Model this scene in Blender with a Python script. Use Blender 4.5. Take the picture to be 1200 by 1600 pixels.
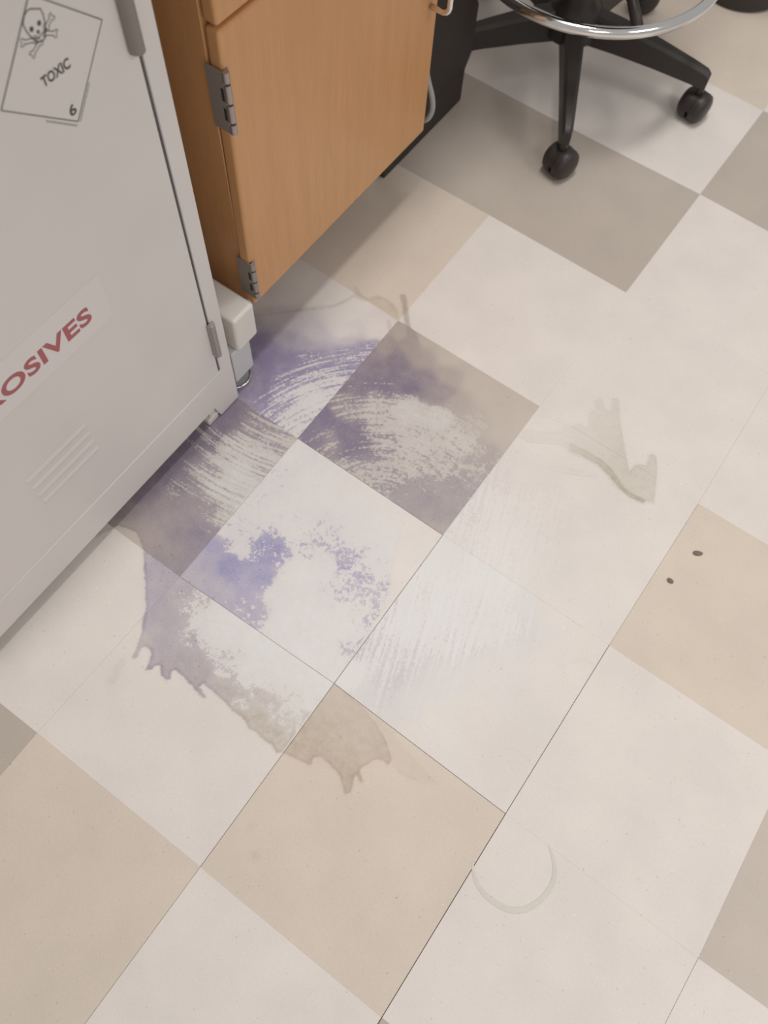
import bpy, bmesh, math, random
import numpy as np
from mathutils import Vector, Matrix

for o in list(bpy.data.objects):
    bpy.data.objects.remove(o, do_unlink=True)
SC = bpy.context.scene
COL = SC.collection
random.seed(7)

# ------------------------------------------------------------------ camera
cam_data = bpy.data.cameras.new('camera')
cam_data.sensor_fit = 'VERTICAL'
cam_data.sensor_height = 36.0
cam_data.sensor_width = 27.0
cam_data.lens = 1308.46 / 1600 * 36.0
cam_data.clip_start = 0.02
cam_data.dof.use_dof = True
cam_data.dof.focus_distance = 1.12
cam_data.dof.aperture_fstop = 29.4 / 7.0
cam = bpy.data.objects.new('camera', cam_data)
COL.objects.link(cam)
RX = Vector((0.81386, 0.57952, 0.04227))
RY = Vector((0.54501, -0.73613, -0.40135))
RZ = Vector((-0.20147, 0.34968, -0.91495))
cam.matrix_world = Matrix(((RX.x, -RY.x, -RZ.x, 0.16955),
                           (RX.y, -RY.y, -RZ.y, 0.10463),
                           (RX.z, -RY.z, -RZ.z, 1.25507),
                           (0, 0, 0, 1)))
SC.camera = cam

# ------------------------------------------------------------------ light
SC.view_settings.view_transform = 'Standard'
SC.view_settings.look = 'None'
SC.view_settings.gamma = 1.0
SC.view_settings.use_curve_mapping = False
SC.view_settings.exposure = 0.0

wd = bpy.data.worlds.new('room_light')
SC.world = wd
wd.use_nodes = True
wd.node_tree.nodes['Background'].inputs['Color'].default_value = (1.0, 0.98, 0.96, 1)
wd.node_tree.nodes['Background'].inputs['Strength'].default_value = 0.41

def area(name, loc, sx, sy, power, col=(1, 0.985, 0.965), rot=(0, 0, 0)):
    d = bpy.data.lights.new(name, 'AREA')
    d.shape = 'RECTANGLE'
    d.size, d.size_y = sx, sy
    d.energy = power
    d.color = col
    o = bpy.data.objects.new(name, d)
    o.location = loc
    o.rotation_euler = rot
    COL.objects.link(o)
    return o
area('ceiling_and_fill_light', (-0.28, 1.30, 2.72), 0.34, 1.2, 31.5)
area('ceiling_and_fill_light', (2.5, 1.3, 2.72), 0.6, 1.2, 28)  # unseen fill lamp, added to brighten the cabinet fronts
area('ceiling_and_fill_light', (1.9, -1.1, 2.72), 0.6, 1.2, 22)  # unseen fill lamp, added to lift the wooden cabinet's side panel

# ------------------------------------------------------------------ helpers
def srgb(r, g, b):
    f = lambda c: (c / 12.92 if c <= 0.04045 else ((c + 0.055) / 1.055) ** 2.4)
    return (f(r / 255), f(g / 255), f(b / 255), 1.0)

def new_mat(name, color, rough=0.5, metal=0.0, spec=0.5):
    m = bpy.data.materials.new(name)
    m.use_nodes = True
    b = m.node_tree.nodes['Principled BSDF']
    b.inputs['Base Color'].default_value = color
    b.inputs['Roughness'].default_value = rough
    b.inputs['Metallic'].default_value = metal
    b.inputs['Specular IOR Level'].default_value = spec
    return m

class NT:
    """small node-tree writer"""
    def __init__(self, tree):
        self.t = tree
    def n(self, kind, **kw):
        nd = self.t.nodes.new(kind)
        for k, v in kw.items():
            setattr(nd, k, v)
        return nd
    def set(self, sock, v):
        if isinstance(v, bpy.types.NodeSocket):
            self.t.links.new(v, sock)
        else:
            sock.default_value = v
    def math(self, op, a, b=0.0, clamp=False):
        nd = self.n('ShaderNodeMath', operation=op, use_clamp=clamp)
        self.set(nd.inputs[0], a)
        self.set(nd.inputs[1], b)
        return nd.outputs[0]
    def mix(self, fac, a, b, mode='MIX'):
        nd = self.n('ShaderNodeMix', data_type='RGBA', blend_type=mode)
        self.set(nd.inputs[0], fac)
        self.set(nd.inputs[6], a)
        self.set(nd.inputs[7], b)
        return nd.outputs[2]
    def mixf(self, fac, a, b):
        nd = self.n('ShaderNodeMix', data_type='FLOAT')
        self.set(nd.inputs[0], fac)
        self.set(nd.inputs[2], a)
        self.set(nd.inputs[3], b)
        return nd.outputs[0]
    def noise(self, vec, scale, detail=2.0, rough=0.5, dist=0.0):
        nd = self.n('ShaderNodeTexNoise')
        self.set(nd.inputs['Vector'], vec)
        nd.inputs['Scale'].default_value = scale
        nd.inputs['Detail'].default_value = detail
        nd.inputs['Roughness'].default_value = rough
        nd.inputs['Distortion'].default_value = dist
        return nd.outputs[0]
    def remap(self, v, a, b, c=0.0, d=1.0, smooth=False):
        nd = self.n('ShaderNodeMapRange')
        nd.interpolation_type = 'SMOOTHSTEP' if smooth else 'LINEAR'
        self.set(nd.inputs[0], v)
        for i, x in enumerate((a, b, c, d)):
            nd.inputs[1 + i].default_value = x
        return nd.outputs[0]
    def attr(self, name, out='Fac'):
        nd = self.n('ShaderNodeAttribute', attribute_name=name)
        return nd.outputs[out]

def bsdf_of(m):
    return m.node_tree.nodes['Principled BSDF']

# ---- mesh building
def obj(name, bm, mat, parent=None, smooth=False, autosmooth=None):
    me = bpy.data.meshes.new(name)
    bm.normal_update()
    bm.to_mesh(me)
    bm.free()
    o = bpy.data.objects.new(name, me)
    COL.objects.link(o)
    if mat:
        me.materials.append(mat)
    if smooth:
        me.polygons.foreach_set('use_smooth', [True] * len(me.polygons))
        if autosmooth:
            me.set_sharp_from_angle(angle=math.radians(autosmooth))
            wn = o.modifiers.new('weighted_normals', 'WEIGHTED_NORMAL')
            wn.keep_sharp = True
            wn.weight = 100
    if parent:
        o.parent = parent
        o.matrix_parent_inverse = parent.matrix_world.inverted()
    return o

def empty(name, loc, label, cat, group=None):
    o = bpy.data.objects.new(name, None)
    o.empty_display_size = 0.05
    o.location = loc
    COL.objects.link(o)
    o.matrix_world = Matrix.Translation(loc)
    tag(o, label, cat, group)
    return o

def tag(o, label, cat, group=None):
    o['label'] = label
    o['category'] = cat
    if group:
        o['group'] = group
    return o

def box(bm, lo, hi, bevel=0.0, seg=2):
    lo, hi = Vector(lo), Vector(hi)
    r = bmesh.ops.create_cube(bm, size=1.0)
    vs = r['verts']
    for v in vs:
        v.co = Vector(((v.co.x + .5) * (hi.x - lo.x) + lo.x,
                       (v.co.y + .5) * (hi.y - lo.y) + lo.y,
                       (v.co.z + .5) * (hi.z - lo.z) + lo.z))
    if bevel > 0:
        es = list({e for v in vs for e in v.link_edges})
        bmesh.ops.bevel(bm, geom=es, offset=bevel, segments=seg, profile=0.5, affect='EDGES')
    return bm

def prism(bm, pts, axis, a, b, bevel=0.0, seg=2):
    """extrude a polygon (2D pts) along an axis between a and b"""
    def put(p, h):
        if axis == 'x':
            return (h, p[0], p[1])
        if axis == 'y':
            return (p[0], h, p[1])
        return (p[0], p[1], h)
    v0 = [bm.verts.new(put(p, a)) for p in pts]
    v1 = [bm.verts.new(put(p, b)) for p in pts]
    fs = [bm.faces.new(v0), bm.faces.new(v1[::-1])]
    n = len(pts)
    for i in range(n):
        fs.append(bm.faces.new((v0[i], v0[(i + 1) % n], v1[(i + 1) % n], v1[i])))
    bmesh.ops.recalc_face_normals(bm, faces=fs)
    if bevel > 0:
        es = list({e for f in fs for e in f.edges})
        bmesh.ops.bevel(bm, geom=es, offset=bevel, segments=seg, profile=0.5, affect='EDGES')
    return bm

def tube(bm, pts, r, n=12, closed=False, cap=True):
    """round bar along a path; r a number or one per point"""
    pts = [Vector(p) for p in pts]
    m = len(pts)
    rr = r if hasattr(r, '__len__') else [r] * m
    rings = []
    up = None
    for i in range(m):
        if closed:
            d = pts[(i + 1) % m] - pts[i - 1]
        else:
            d = pts[min(i + 1, m - 1)] - pts[max(i - 1, 0)]
        d.normalize()
        if up is None:
            up = Vector((0, 0, 1)) if abs(d.z) < 0.9 else Vector((1, 0, 0))
        s = d.cross(up).normalized()
        u = s.cross(d).normalized()
        up = u
        rings.append([bm.verts.new(pts[i] + rr[i] * (math.cos(2 * math.pi * k / n) * s + math.sin(2 * math.pi * k / n) * u)) for k in range(n)])
    for i in range(m if closed else m - 1):
        A, B = rings[i], rings[(i + 1) % m]
        for k in range(n):
            bm.faces.new((A[k], A[(k + 1) % n], B[(k + 1) % n], B[k]))
    if cap and not closed:
        bm.faces.new(rings[0][::-1])
        bm.faces.new(rings[-1])
    bmesh.ops.recalc_face_normals(bm, faces=bm.faces)
    return bm

def lathe(bm, prof, c, axis=(0, 0, 1), n=32):
    """revolve (radius, height) pairs about an axis through c"""
    ax = Vector(axis).normalized()
    s = ax.orthogonal().normalized()
    t = ax.cross(s)
    c = Vector(c)
    rings = []
    for r, h in prof:
        if r < 1e-6:
            rings.append([bm.verts.new(c + ax * h)])
        else:
            rings.append([bm.verts.new(c + ax * h + r * (math.cos(2 * math.pi * k / n) * s + math.sin(2 * math.pi * k / n) * t)) for k in range(n)])
    for A, B in zip(rings, rings[1:]):
        for k in range(n):
            a = (A[k % len(A)], A[(k + 1) % len(A)])
            b = (B[k % len(B)], B[(k + 1) % len(B)])
            vs = []
            for v in (a[0], a[1], b[1], b[0]):
                if v not in vs:
                    vs.append(v)
            if len(vs) > 2:
                bm.faces.new(vs)
    bmesh.ops.recalc_face_normals(bm, faces=bm.faces)
    return bm

def text_mesh(name, s, size, mat, parent, loc, width=None, bold=0.0, shear=0.0, spacing=1.0, depth=0.0002):
    """lettering standing on a wall plane that faces +x; loc = centre (x, y, z)"""
    cu = bpy.data.curves.new(name, 'FONT')
    cu.body = s
    cu.size = 1.0
    cu.offset = bold
    cu.shear = shear
    cu.space_character = spacing
    cu.extrude = 0.0
    cu.resolution_u = 6
    tmp = bpy.data.objects.new(name + '_curve', cu)
    COL.objects.link(tmp)
    dg = bpy.context.evaluated_depsgraph_get()
    me = bpy.data.meshes.new_from_object(tmp.evaluated_get(dg))
    bpy.data.objects.remove(tmp, do_unlink=True)
    n = len(me.vertices)
    co = np.zeros(n * 3, np.float32)
    me.vertices.foreach_get('co', co)
    co = co.reshape(-1, 3)
    lo, hi = co.min(0), co.max(0)
    c = (lo + hi) / 2
    sz = size / (hi[1] - lo[1])
    sx = sz if width is None else width / (hi[0] - lo[0])
    out = np.zeros_like(co)
    out[:, 0] = loc[0]
    out[:, 1] = loc[1] + (co[:, 0] - c[0]) * sx
    out[:, 2] = loc[2] + (co[:, 1] - c[1]) * sz
    me.vertices.foreach_set('co', out.ravel())
    me.name = name
    me.materials.clear()
    me.materials.append(mat)
    o = bpy.data.objects.new(name, me)
    COL.objects.link(o)
    o.parent = parent
    o.matrix_parent_inverse = parent.matrix_world.inverted()
    return o

# ------------------------------------------------------------------ materials
def mottle_group():
    g = bpy.data.node_groups.new('vinyl_mottle', 'ShaderNodeTree')
    g.interface.new_socket(name='Color', in_out='INPUT', socket_type='NodeSocketColor')
    g.interface.new_socket(name='Color', in_out='OUTPUT', socket_type='NodeSocketColor')
    t = NT(g)
    gi = t.n('NodeGroupInput')
    go = t.n('NodeGroupOutput')
    pos = t.n('ShaderNodeNewGeometry').outputs['Position']
    a = t.remap(t.noise(pos, 9.0, 3.0, 0.55), 0.3, 0.7, 0.955, 1.035)
    b = t.remap(t.noise(pos, 260.0, 2.0, 0.6), 0.3, 0.7, 0.975, 1.02)
    speck = t.remap(t.noise(pos, 210.0, 1.0, 0.5), 0.735, 0.775, 1.0, 0.72)
    lite = t.remap(t.noise(pos, 170.0, 1.0, 0.5, 0.3), 0.74, 0.78, 1.0, 1.10)
    f = t.math('MULTIPLY', t.math('MULTIPLY', a, b), t.math('MULTIPLY', speck, lite))
    comb = t.n('ShaderNodeCombineColor')
    for i in range(3):
        t.set(comb.inputs[i], f)
    t.set(go.inputs[0], t.mix(1.0, gi.outputs[0], comb.outputs[0], 'MULTIPLY'))
    return g
MOTTLE = mottle_group()
TILE_RGB = {'W': (0.735, 0.675, 0.625), 'G': (0.485, 0.420, 0.362), 'L': (0.55, 0.478, 0.415), 'B': (0.662, 0.570, 0.482)}
TILE_ROUGH = 0.42

def tile_mat(name, rgb):
    m = new_mat(name, (*rgb, 1), TILE_ROUGH, 0, 0.35)
    t = NT(m.node_tree)
    g = t.n('ShaderNodeGroup', node_tree=MOTTLE)
    g.inputs[0].default_value = (*rgb, 1)
    t.set(bsdf_of(m).inputs['Base Color'], g.outputs[0])
    return m
M_TILE = {k: tile_mat('vinyl_tile_' + n, TILE_RGB[k]) for k, n in (('W', 'white'), ('G', 'grey'), ('L', 'light_grey'), ('B', 'beige'))}
M_SUB = new_mat('joint_dirt', srgb(96, 84, 72), 0.9)

def painted(name, rgb, rough=0.45):
    m = new_mat(name, rgb, rough, 0, 0.4)
    t = NT(m.node_tree)
    pos = t.n('ShaderNodeNewGeometry').outputs['Position']
    f = t.remap(t.noise(pos, 6.0, 3.0, 0.5), 0.3, 0.7, 0.97, 1.03)
    comb = t.n('ShaderNodeCombineColor')
    for i in range(3):
        t.set(comb.inputs[i], f)
    t.set(bsdf_of(m).inputs['Base Color'], t.mix(1.0, rgb, comb.outputs[0], 'MULTIPLY'))
    return m
M_WHITE = painted('white_enamel', (0.70, 0.655, 0.625, 1), 0.42)
M_GAP = new_mat('painted_gap_shadow', (0.10, 0.09, 0.09, 1), 0.8)  # shade inside the door gap, given as a dark colour
M_PLASTIC = painted('white_plastic', (0.74, 0.70, 0.64, 1), 0.38)
M_PALE = painted('pale_blue_grey_plastic', (0.57, 0.57, 0.565, 1), 0.4)
M_STEEL = new_mat('brushed_steel', (0.42, 0.38, 0.36, 1), 0.42, 0.85)
M_HINGE = painted('grey_hinge_steel', (0.25, 0.215, 0.19, 1), 0.45)
M_DARK = new_mat('dark_slot', (0.035, 0.025, 0.02, 1), 0.7)
M_CHROME = new_mat('chrome', (0.80, 0.79, 0.78, 1), 0.12, 1.0)
M_BLACK = painted('black_plastic', (0.038, 0.031, 0.028, 1), 0.42)
M_BLACK2 = painted('black_laminate', (0.036, 0.028, 0.024, 1), 0.55)
M_HOSE = new_mat('grey_rubber', (0.34, 0.33, 0.33, 1), 0.5)
M_PAPER = new_mat('label_paper', (0.70, 0.655, 0.62, 1), 0.45)
M_INK = new_mat('grey_ink', (0.085, 0.073, 0.066, 1), 0.6)
M_INK2 = new_mat('faded_ink', (0.36, 0.335, 0.31, 1), 0.6)
M_RED = new_mat('red_ink', (0.41, 0.115, 0.12, 1), 0.5)
M_TAPE = new_mat('pinkish_tape', (0.728, 0.676, 0.656, 1), 0.38)
M_CRUMB = new_mat('crumb', (0.19, 0.16, 0.13, 1), 0.8)
M_WALL = painted('wall_paint', (0.62, 0.58, 0.53, 1), 0.8)

def wood(name, c0, c1):
    m = new_mat(name, c0, 0.33, 0, 0.6)
    t = NT(m.node_tree)
    pos = t.n('ShaderNodeNewGeometry').outputs['Position']
    mp = t.n('ShaderNodeMapping')
    t.set(mp.inputs['Vector'], pos)
    mp.inputs['Scale'].default_value = (9, 9, 0.9)
    a = t.remap(t.noise(mp.outputs[0], 5.0, 4.0, 0.6, 0.3), 0.3, 0.7)
    mp2 = t.n('ShaderNodeMapping')
    t.set(mp2.inputs['Vector'], pos)
    mp2.inputs['Scale'].default_value = (160, 160, 9)
    b = t.remap(t.noise(mp2.outputs[0], 3.0, 2.0, 0.5), 0.3, 0.7)
    f = t.math('ADD', t.math('MULTIPLY', a, 0.65), t.math('MULTIPLY', b, 0.35))
    t.set(bsdf_of(m).inputs['Base Color'], t.mix(f, c0, c1))
    return m
M_WOOD = wood('maple_laminate', (0.55, 0.272, 0.106, 1), (0.63, 0.326, 0.136, 1))

# ------------------------------------------------------------------ floor
T = 0.3048
floor_bm = bmesh.new()
box(floor_bm, (-1.2, -1.2, -0.06), (1.9, 3.4, -0.0035))
floor = obj('floor', floor_bm, M_SUB)
floor['kind'] = 'structure'

# tile corners as laid (slightly out of square, measured)
CORNER = {(0, 0): (-0.0014, 0.0021), (1, 0): (-0.0042, 0.311), (2, 0): (-0.0062, 0.608), (3, 0): (-0.0049, 0.9108),
          (4, 0): (-0.0023, 1.2221), (5, 0): (-0.0002, 1.5296), (6, 0): (0.0022, 1.8264), (0, 1): (0.3055, 0.0002),
          (1, 1): (0.3043, 0.3055), (2, 1): (0.3046, 0.6087), (3, 1): (0.3077, 0.9101), (1, 2): (0.6142, 0.302),
          (0, -1): (-0.3078, 0.0025), (1, -1): (-0.3000, 0.3035), (2, -1): (-0.3037, 0.608), (3, -1): (-0.3066, 0.9101),
          (4, -1): (-0.3088, 1.2227)}
def corner(i, j):
    return CORNER.get((i, j), (j * T, i * T))
TONE = {(0, -1): 'W', (1, -1): 'W', (2, -1): 'L', (3, -1): 'W', (4, -1): 'G', (5, -1): 'W', (6, -1): 'B', (0, 0): 'B',
        (1, 0): 'W', (2, 0): 'W', (3, 0): 'W', (4, 0): 'W', (5, 0): 'G', (6, 0): 'W', (-1, 0): 'W', (-1, -1): 'B',
        (0, -2): 'W', (-1, -2): 'G', (1, -2): 'L', (2, -2): 'W', (3, -2): 'B', (4, -2): 'G', (5, -2): 'W', (6, -2): 'B',
        (0, 1): 'W', (1, 1): 'W', (2, 1): 'B', (3, 1): 'W', (-1, 1): 'G', (1, 2): 'L', (0, 2): 'W', (4, 1): 'W', (7, 0): 'W',
        (7, -1): 'W', (2, 2): 'W', (3, 2): 'W', (5, 1): 'W', (-1, 2): 'W'}
def tone(i, j):
    if (i, j) not in TONE:
        TONE[(i, j)] = random.choice('WWWBG')
    return TONE[(i, j)]
# wider joints where the photograph shows a dark line (gap added on that side, metres)
WIDE_B = {(0, 0): 0.0006, (1, 0): 0.0007, (-1, 0): 0.0004, (0, 1): 0.0010, (1, 1): 0.0008, (-1, 1): 0.0012, (2, 1): 0.0003,
          (0, -1): 0.0001, (0, 2): 0.0005, (3, 1): 0.0001, (2, -1): 0.0003, (1, -1): 0.0002}   # along +y line left of tile (i, j)
WIDE_A = {(1, -1): 0.0004, (1, 0): 0.0006, (2, -1): 0.0006}                                       # along +x line below tile (i, j)
def tile_quad(i, j, shrink=0.00002):
    p = [Vector((*corner(i, j), 0)), Vector((*corner(i, j + 1), 0)), Vector((*corner(i + 1, j + 1), 0)), Vector((*corner(i + 1, j), 0))]
    ins = [shrink + WIDE_A.get((i, j), 0) / 2, shrink + WIDE_B.get((i, j + 1), 0) / 2,
           shrink + WIDE_A.get((i + 1, j), 0) / 2, shrink + WIDE_B.get((i, j), 0) / 2]
    # inset each side a-b by ins
    lines = []
    for k in range(4):
        a, b = p[k], p[(k + 1) % 4]
        d = (b - a).normalized()
        nrm = Vector((-d.y, d.x, 0))
        lines.append((a + nrm * ins[k], d))
    out = []
    for k in range(4):
        (a, d), (b, e) = lines[k - 1], lines[k]
        den = d.x * e.y - d.y * e.x
        s = ((b.x - a.x) * e.y - (b.y - a.y) * e.x) / den
        out.append(a + d * s)
    return out
for i in range(-3, 10):
    for j in range(-3, 6):
        q = tile_quad(i, j)
        c = sum(q, Vector()) / 4
        bm = bmesh.new()
        ch = 0.00012
        top = [bm.verts.new((v + (c - v).normalized() * ch * 1.4)) for v in q]
        mid = [bm.verts.new((v.x, v.y, -ch)) for v in q]
        bot = [bm.verts.new((v.x, v.y, -0.0034)) for v in q]
        bm.faces.new(top)
        for A, B in ((bot, mid), (mid, top)):
            for k in range(4):
                bm.faces.new((A[k], A[(k + 1) % 4], B[(k + 1) % 4], B[k]))
        obj('tile', bm, M_TILE[tone(i, j)], floor)

bm = bmesh.new()
box(bm, (-1.16, -1.2, 0), (-1.12, 3.4, 2.7))
wall = obj('wall_left', bm, M_WALL)
wall['kind'] = 'structure'

# ------------------------------------------------------------------ stain films
A_LEFT=[(-0.4498,0.275),(-0.4367,0.3094),(-0.4198,0.3164),(-0.4047,0.3192),(-0.3872,0.3103),(-0.3737,0.3013),(-0.3448,0.2721),(-0.3117,0.2381),(-0.2891,0.2044),(-0.2772,0.1798),(-0.2734,0.1644),(-0.2691,0.1639),(-0.2679,0.1696),(-0.2718,0.1838),(-0.2669,0.1897),(-0.2576,0.1892),(-0.2528,0.1854),(-0.2468,0.1729),(-0.2435,0.1622),(-0.2373,0.1666),(-0.2365,0.1756),(-0.2311,0.1795),(-0.2193,0.169),(-0.2088,0.1684),(-0.2047,0.1737),(-0.2109,0.1822),(-0.2081,0.1891),(-0.1877,0.1872),(-0.1678,0.1828),(-0.1477,0.181),(-0.1461,0.1834),(-0.1635,0.1894),(-0.1613,0.1969),(-0.1397,0.1962),(-0.1203,0.195),(-0.1022,0.1908),(-0.0842,0.1924),(-0.0646,0.186),(-0.0542,0.1879),(-0.0377,0.1852),(-0.024,0.1873),(-0.0107,0.1824),(-0.0055,0.1862),(-0.0067,0.2484),(-0.0034,0.3115),(-0.012,0.4511),(-0.0995,0.6475),(-0.3699,0.6933),(-0.4788,0.6775),(-0.5158,0.5834),(-0.4871,0.3596)]
A_BROWN=[(-0.0045,0.3131),(0.0233,0.3108),(0.0488,0.3083),(0.0844,0.2994),(0.1085,0.2884),(0.1294,0.2734),(0.1308,0.2634),(0.1222,0.2627),(0.1116,0.2583),(0.105,0.2469),(0.1004,0.2327),(0.1141,0.2219),(0.1116,0.219),(0.0996,0.2245),(0.1042,0.2105),(0.1082,0.2004),(0.1038,0.1941),(0.0952,0.1997),(0.0753,0.2125),(0.0572,0.2137),(0.0433,0.2136),(0.0358,0.2082),(0.0401,0.1981),(0.0369,0.1947),(0.0241,0.1932),(0.0091,0.19),(-0.006,0.1869),(-0.0067,0.2484)]
LAY=[
 ('drip',0.0030,(0.3, 0.05, 0.5),[(-0.3372,0.959),(-0.3342,0.9649),(-0.3287,0.9654),(-0.3194,0.9561),(-0.2911,0.9236),(-0.2625,0.8926),(-0.2299,0.8656),(-0.2482,0.8518),(-0.2806,0.8963),(-0.3177,0.9393)]),
 ('drip2',0.0040,(0.24, 0.1, 0.2),[(-0.3246,0.8982),(-0.3199,0.9017),(-0.2972,0.8837),(-0.2682,0.8624),(-0.2743,0.8491),(-0.3006,0.8724)]),
 ('drip3',0.0040,(0.42, 0.1, 0.14),[(-0.2926,0.9136),(-0.2825,0.9195),(-0.26,0.9032),(-0.2388,0.8846),(-0.218,0.8746),(-0.2473,0.8525)]),
 ('topline',0.0040,(0.05, 0, 0.42),[(-0.5198,0.7639),(-0.4883,0.7985),(-0.4557,0.8323),(-0.4229,0.8663),(-0.4082,0.8957),(-0.4073,0.9164),(-0.4171,0.9218),(-0.4134,0.9247),(-0.3946,0.917),(-0.38,0.9171),(-0.3702,0.9338),(-0.3601,0.936),(-0.3403,0.9365),(-0.3193,0.9272),(-0.3179,0.9211),(-0.339,0.9266),(-0.3578,0.9286),(-0.3711,0.9148),(-0.386,0.9053),(-0.4033,0.903),(-0.4068,0.884),(-0.4186,0.8606),(-0.4514,0.8267),(-0.4839,0.793),(-0.5153,0.7584)]),
 ('toppatch',0.0030,(0, 0, 0.36),[(-0.3958,0.9087),(-0.382,0.9138),(-0.3702,0.9338),(-0.3585,0.9336),(-0.3386,0.9342),(-0.3193,0.9272),(-0.3078,0.9109),(-0.3399,0.9116),(-0.3686,0.9113)]),
 ('browntail',0.0030,(0, 0.1, 0.17),[(0.1042,0.2944),(0.1302,0.2706),(0.1477,0.2667),(0.1645,0.2668),(0.1845,0.2736),(0.202,0.284),(0.1826,0.2863),(0.1319,0.2975),(0.0708,0.3103),(0.0405,0.3116)]),
 ('tailline',0.0020,(0, 0.1, 0.3),[(0.1302,0.2706),(0.1472,0.2675),(0.164,0.2676),(0.184,0.2743),(0.2015,0.2847),(0.1855,0.2721),(0.164,0.2643),(0.147,0.2629)]),
 ('spot',0.0030,(0, 0, 0.22),[(0.0448,0.0585),(0.048,0.0629),(0.0537,0.0629),(0.058,0.0589),(0.057,0.0532),(0.0517,0.0514),(0.0464,0.0537)]),
 ('spot2',0.0030,(0, 0, 0.14),[(0.0161,0.084),(0.0194,0.0884),(0.0255,0.0865),(0.0277,0.0809),(0.0222,0.078)]),
 ('pale',0.0040,(0.02, 0.1, 0.13),[(-0.2865,0.1452),(-0.285,0.1547),(-0.2791,0.1566),(-0.2708,0.1447),(-0.2673,0.1271),(-0.2689,0.1165),(-0.2781,0.1168)]),
]
SMR=[
 ('h1',0.0020,0.42,[(0.0711,0.9891),(0.0763,0.9914),(0.0919,0.9753),(0.102,0.9781),(0.0938,0.9996),(0.0949,1.007),(0.1008,1.0081),(0.1182,0.979),(0.1484,0.9382),(0.1851,0.8918),(0.1854,0.9072),(0.1925,0.9171),(0.2032,0.9205),(0.1974,0.9406),(0.201,0.9479),(0.2093,0.9464),(0.2223,0.9241),(0.2467,0.8664),(0.2329,0.8605),(0.2126,0.8572),(0.1937,0.858),(0.1689,0.8693),(0.1437,0.8808),(0.1136,0.8782),(0.084,0.8745),(0.0567,0.8665),(0.0198,0.8421),(-0.0027,0.8408),(-0.0009,0.8548),(0.0464,0.8839),(0.0638,0.9158),(0.0715,0.9248),(0.079,0.9208),(0.0871,0.9269),(0.0723,0.9526),(0.0752,0.9612),(0.0879,0.9594),(0.0691,0.981)]),
 ('h2',0.0030,0.8,[(0.0745,0.8798),(0.1036,0.8846),(0.1351,0.885),(0.1612,0.8786),(0.192,0.8611),(0.2109,0.8604),(0.234,0.8628),(0.2319,0.8554),(0.2099,0.8508),(0.187,0.8545),(0.1583,0.8659),(0.1361,0.872),(0.1078,0.8708),(0.0803,0.8656)]),
 ('h4',0.0060,0.16,[(0.0618,0.8152),(0.0882,0.8348),(0.1189,0.8471),(0.1407,0.8528),(0.1219,0.8418),(0.0931,0.8264)]),
]
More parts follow.
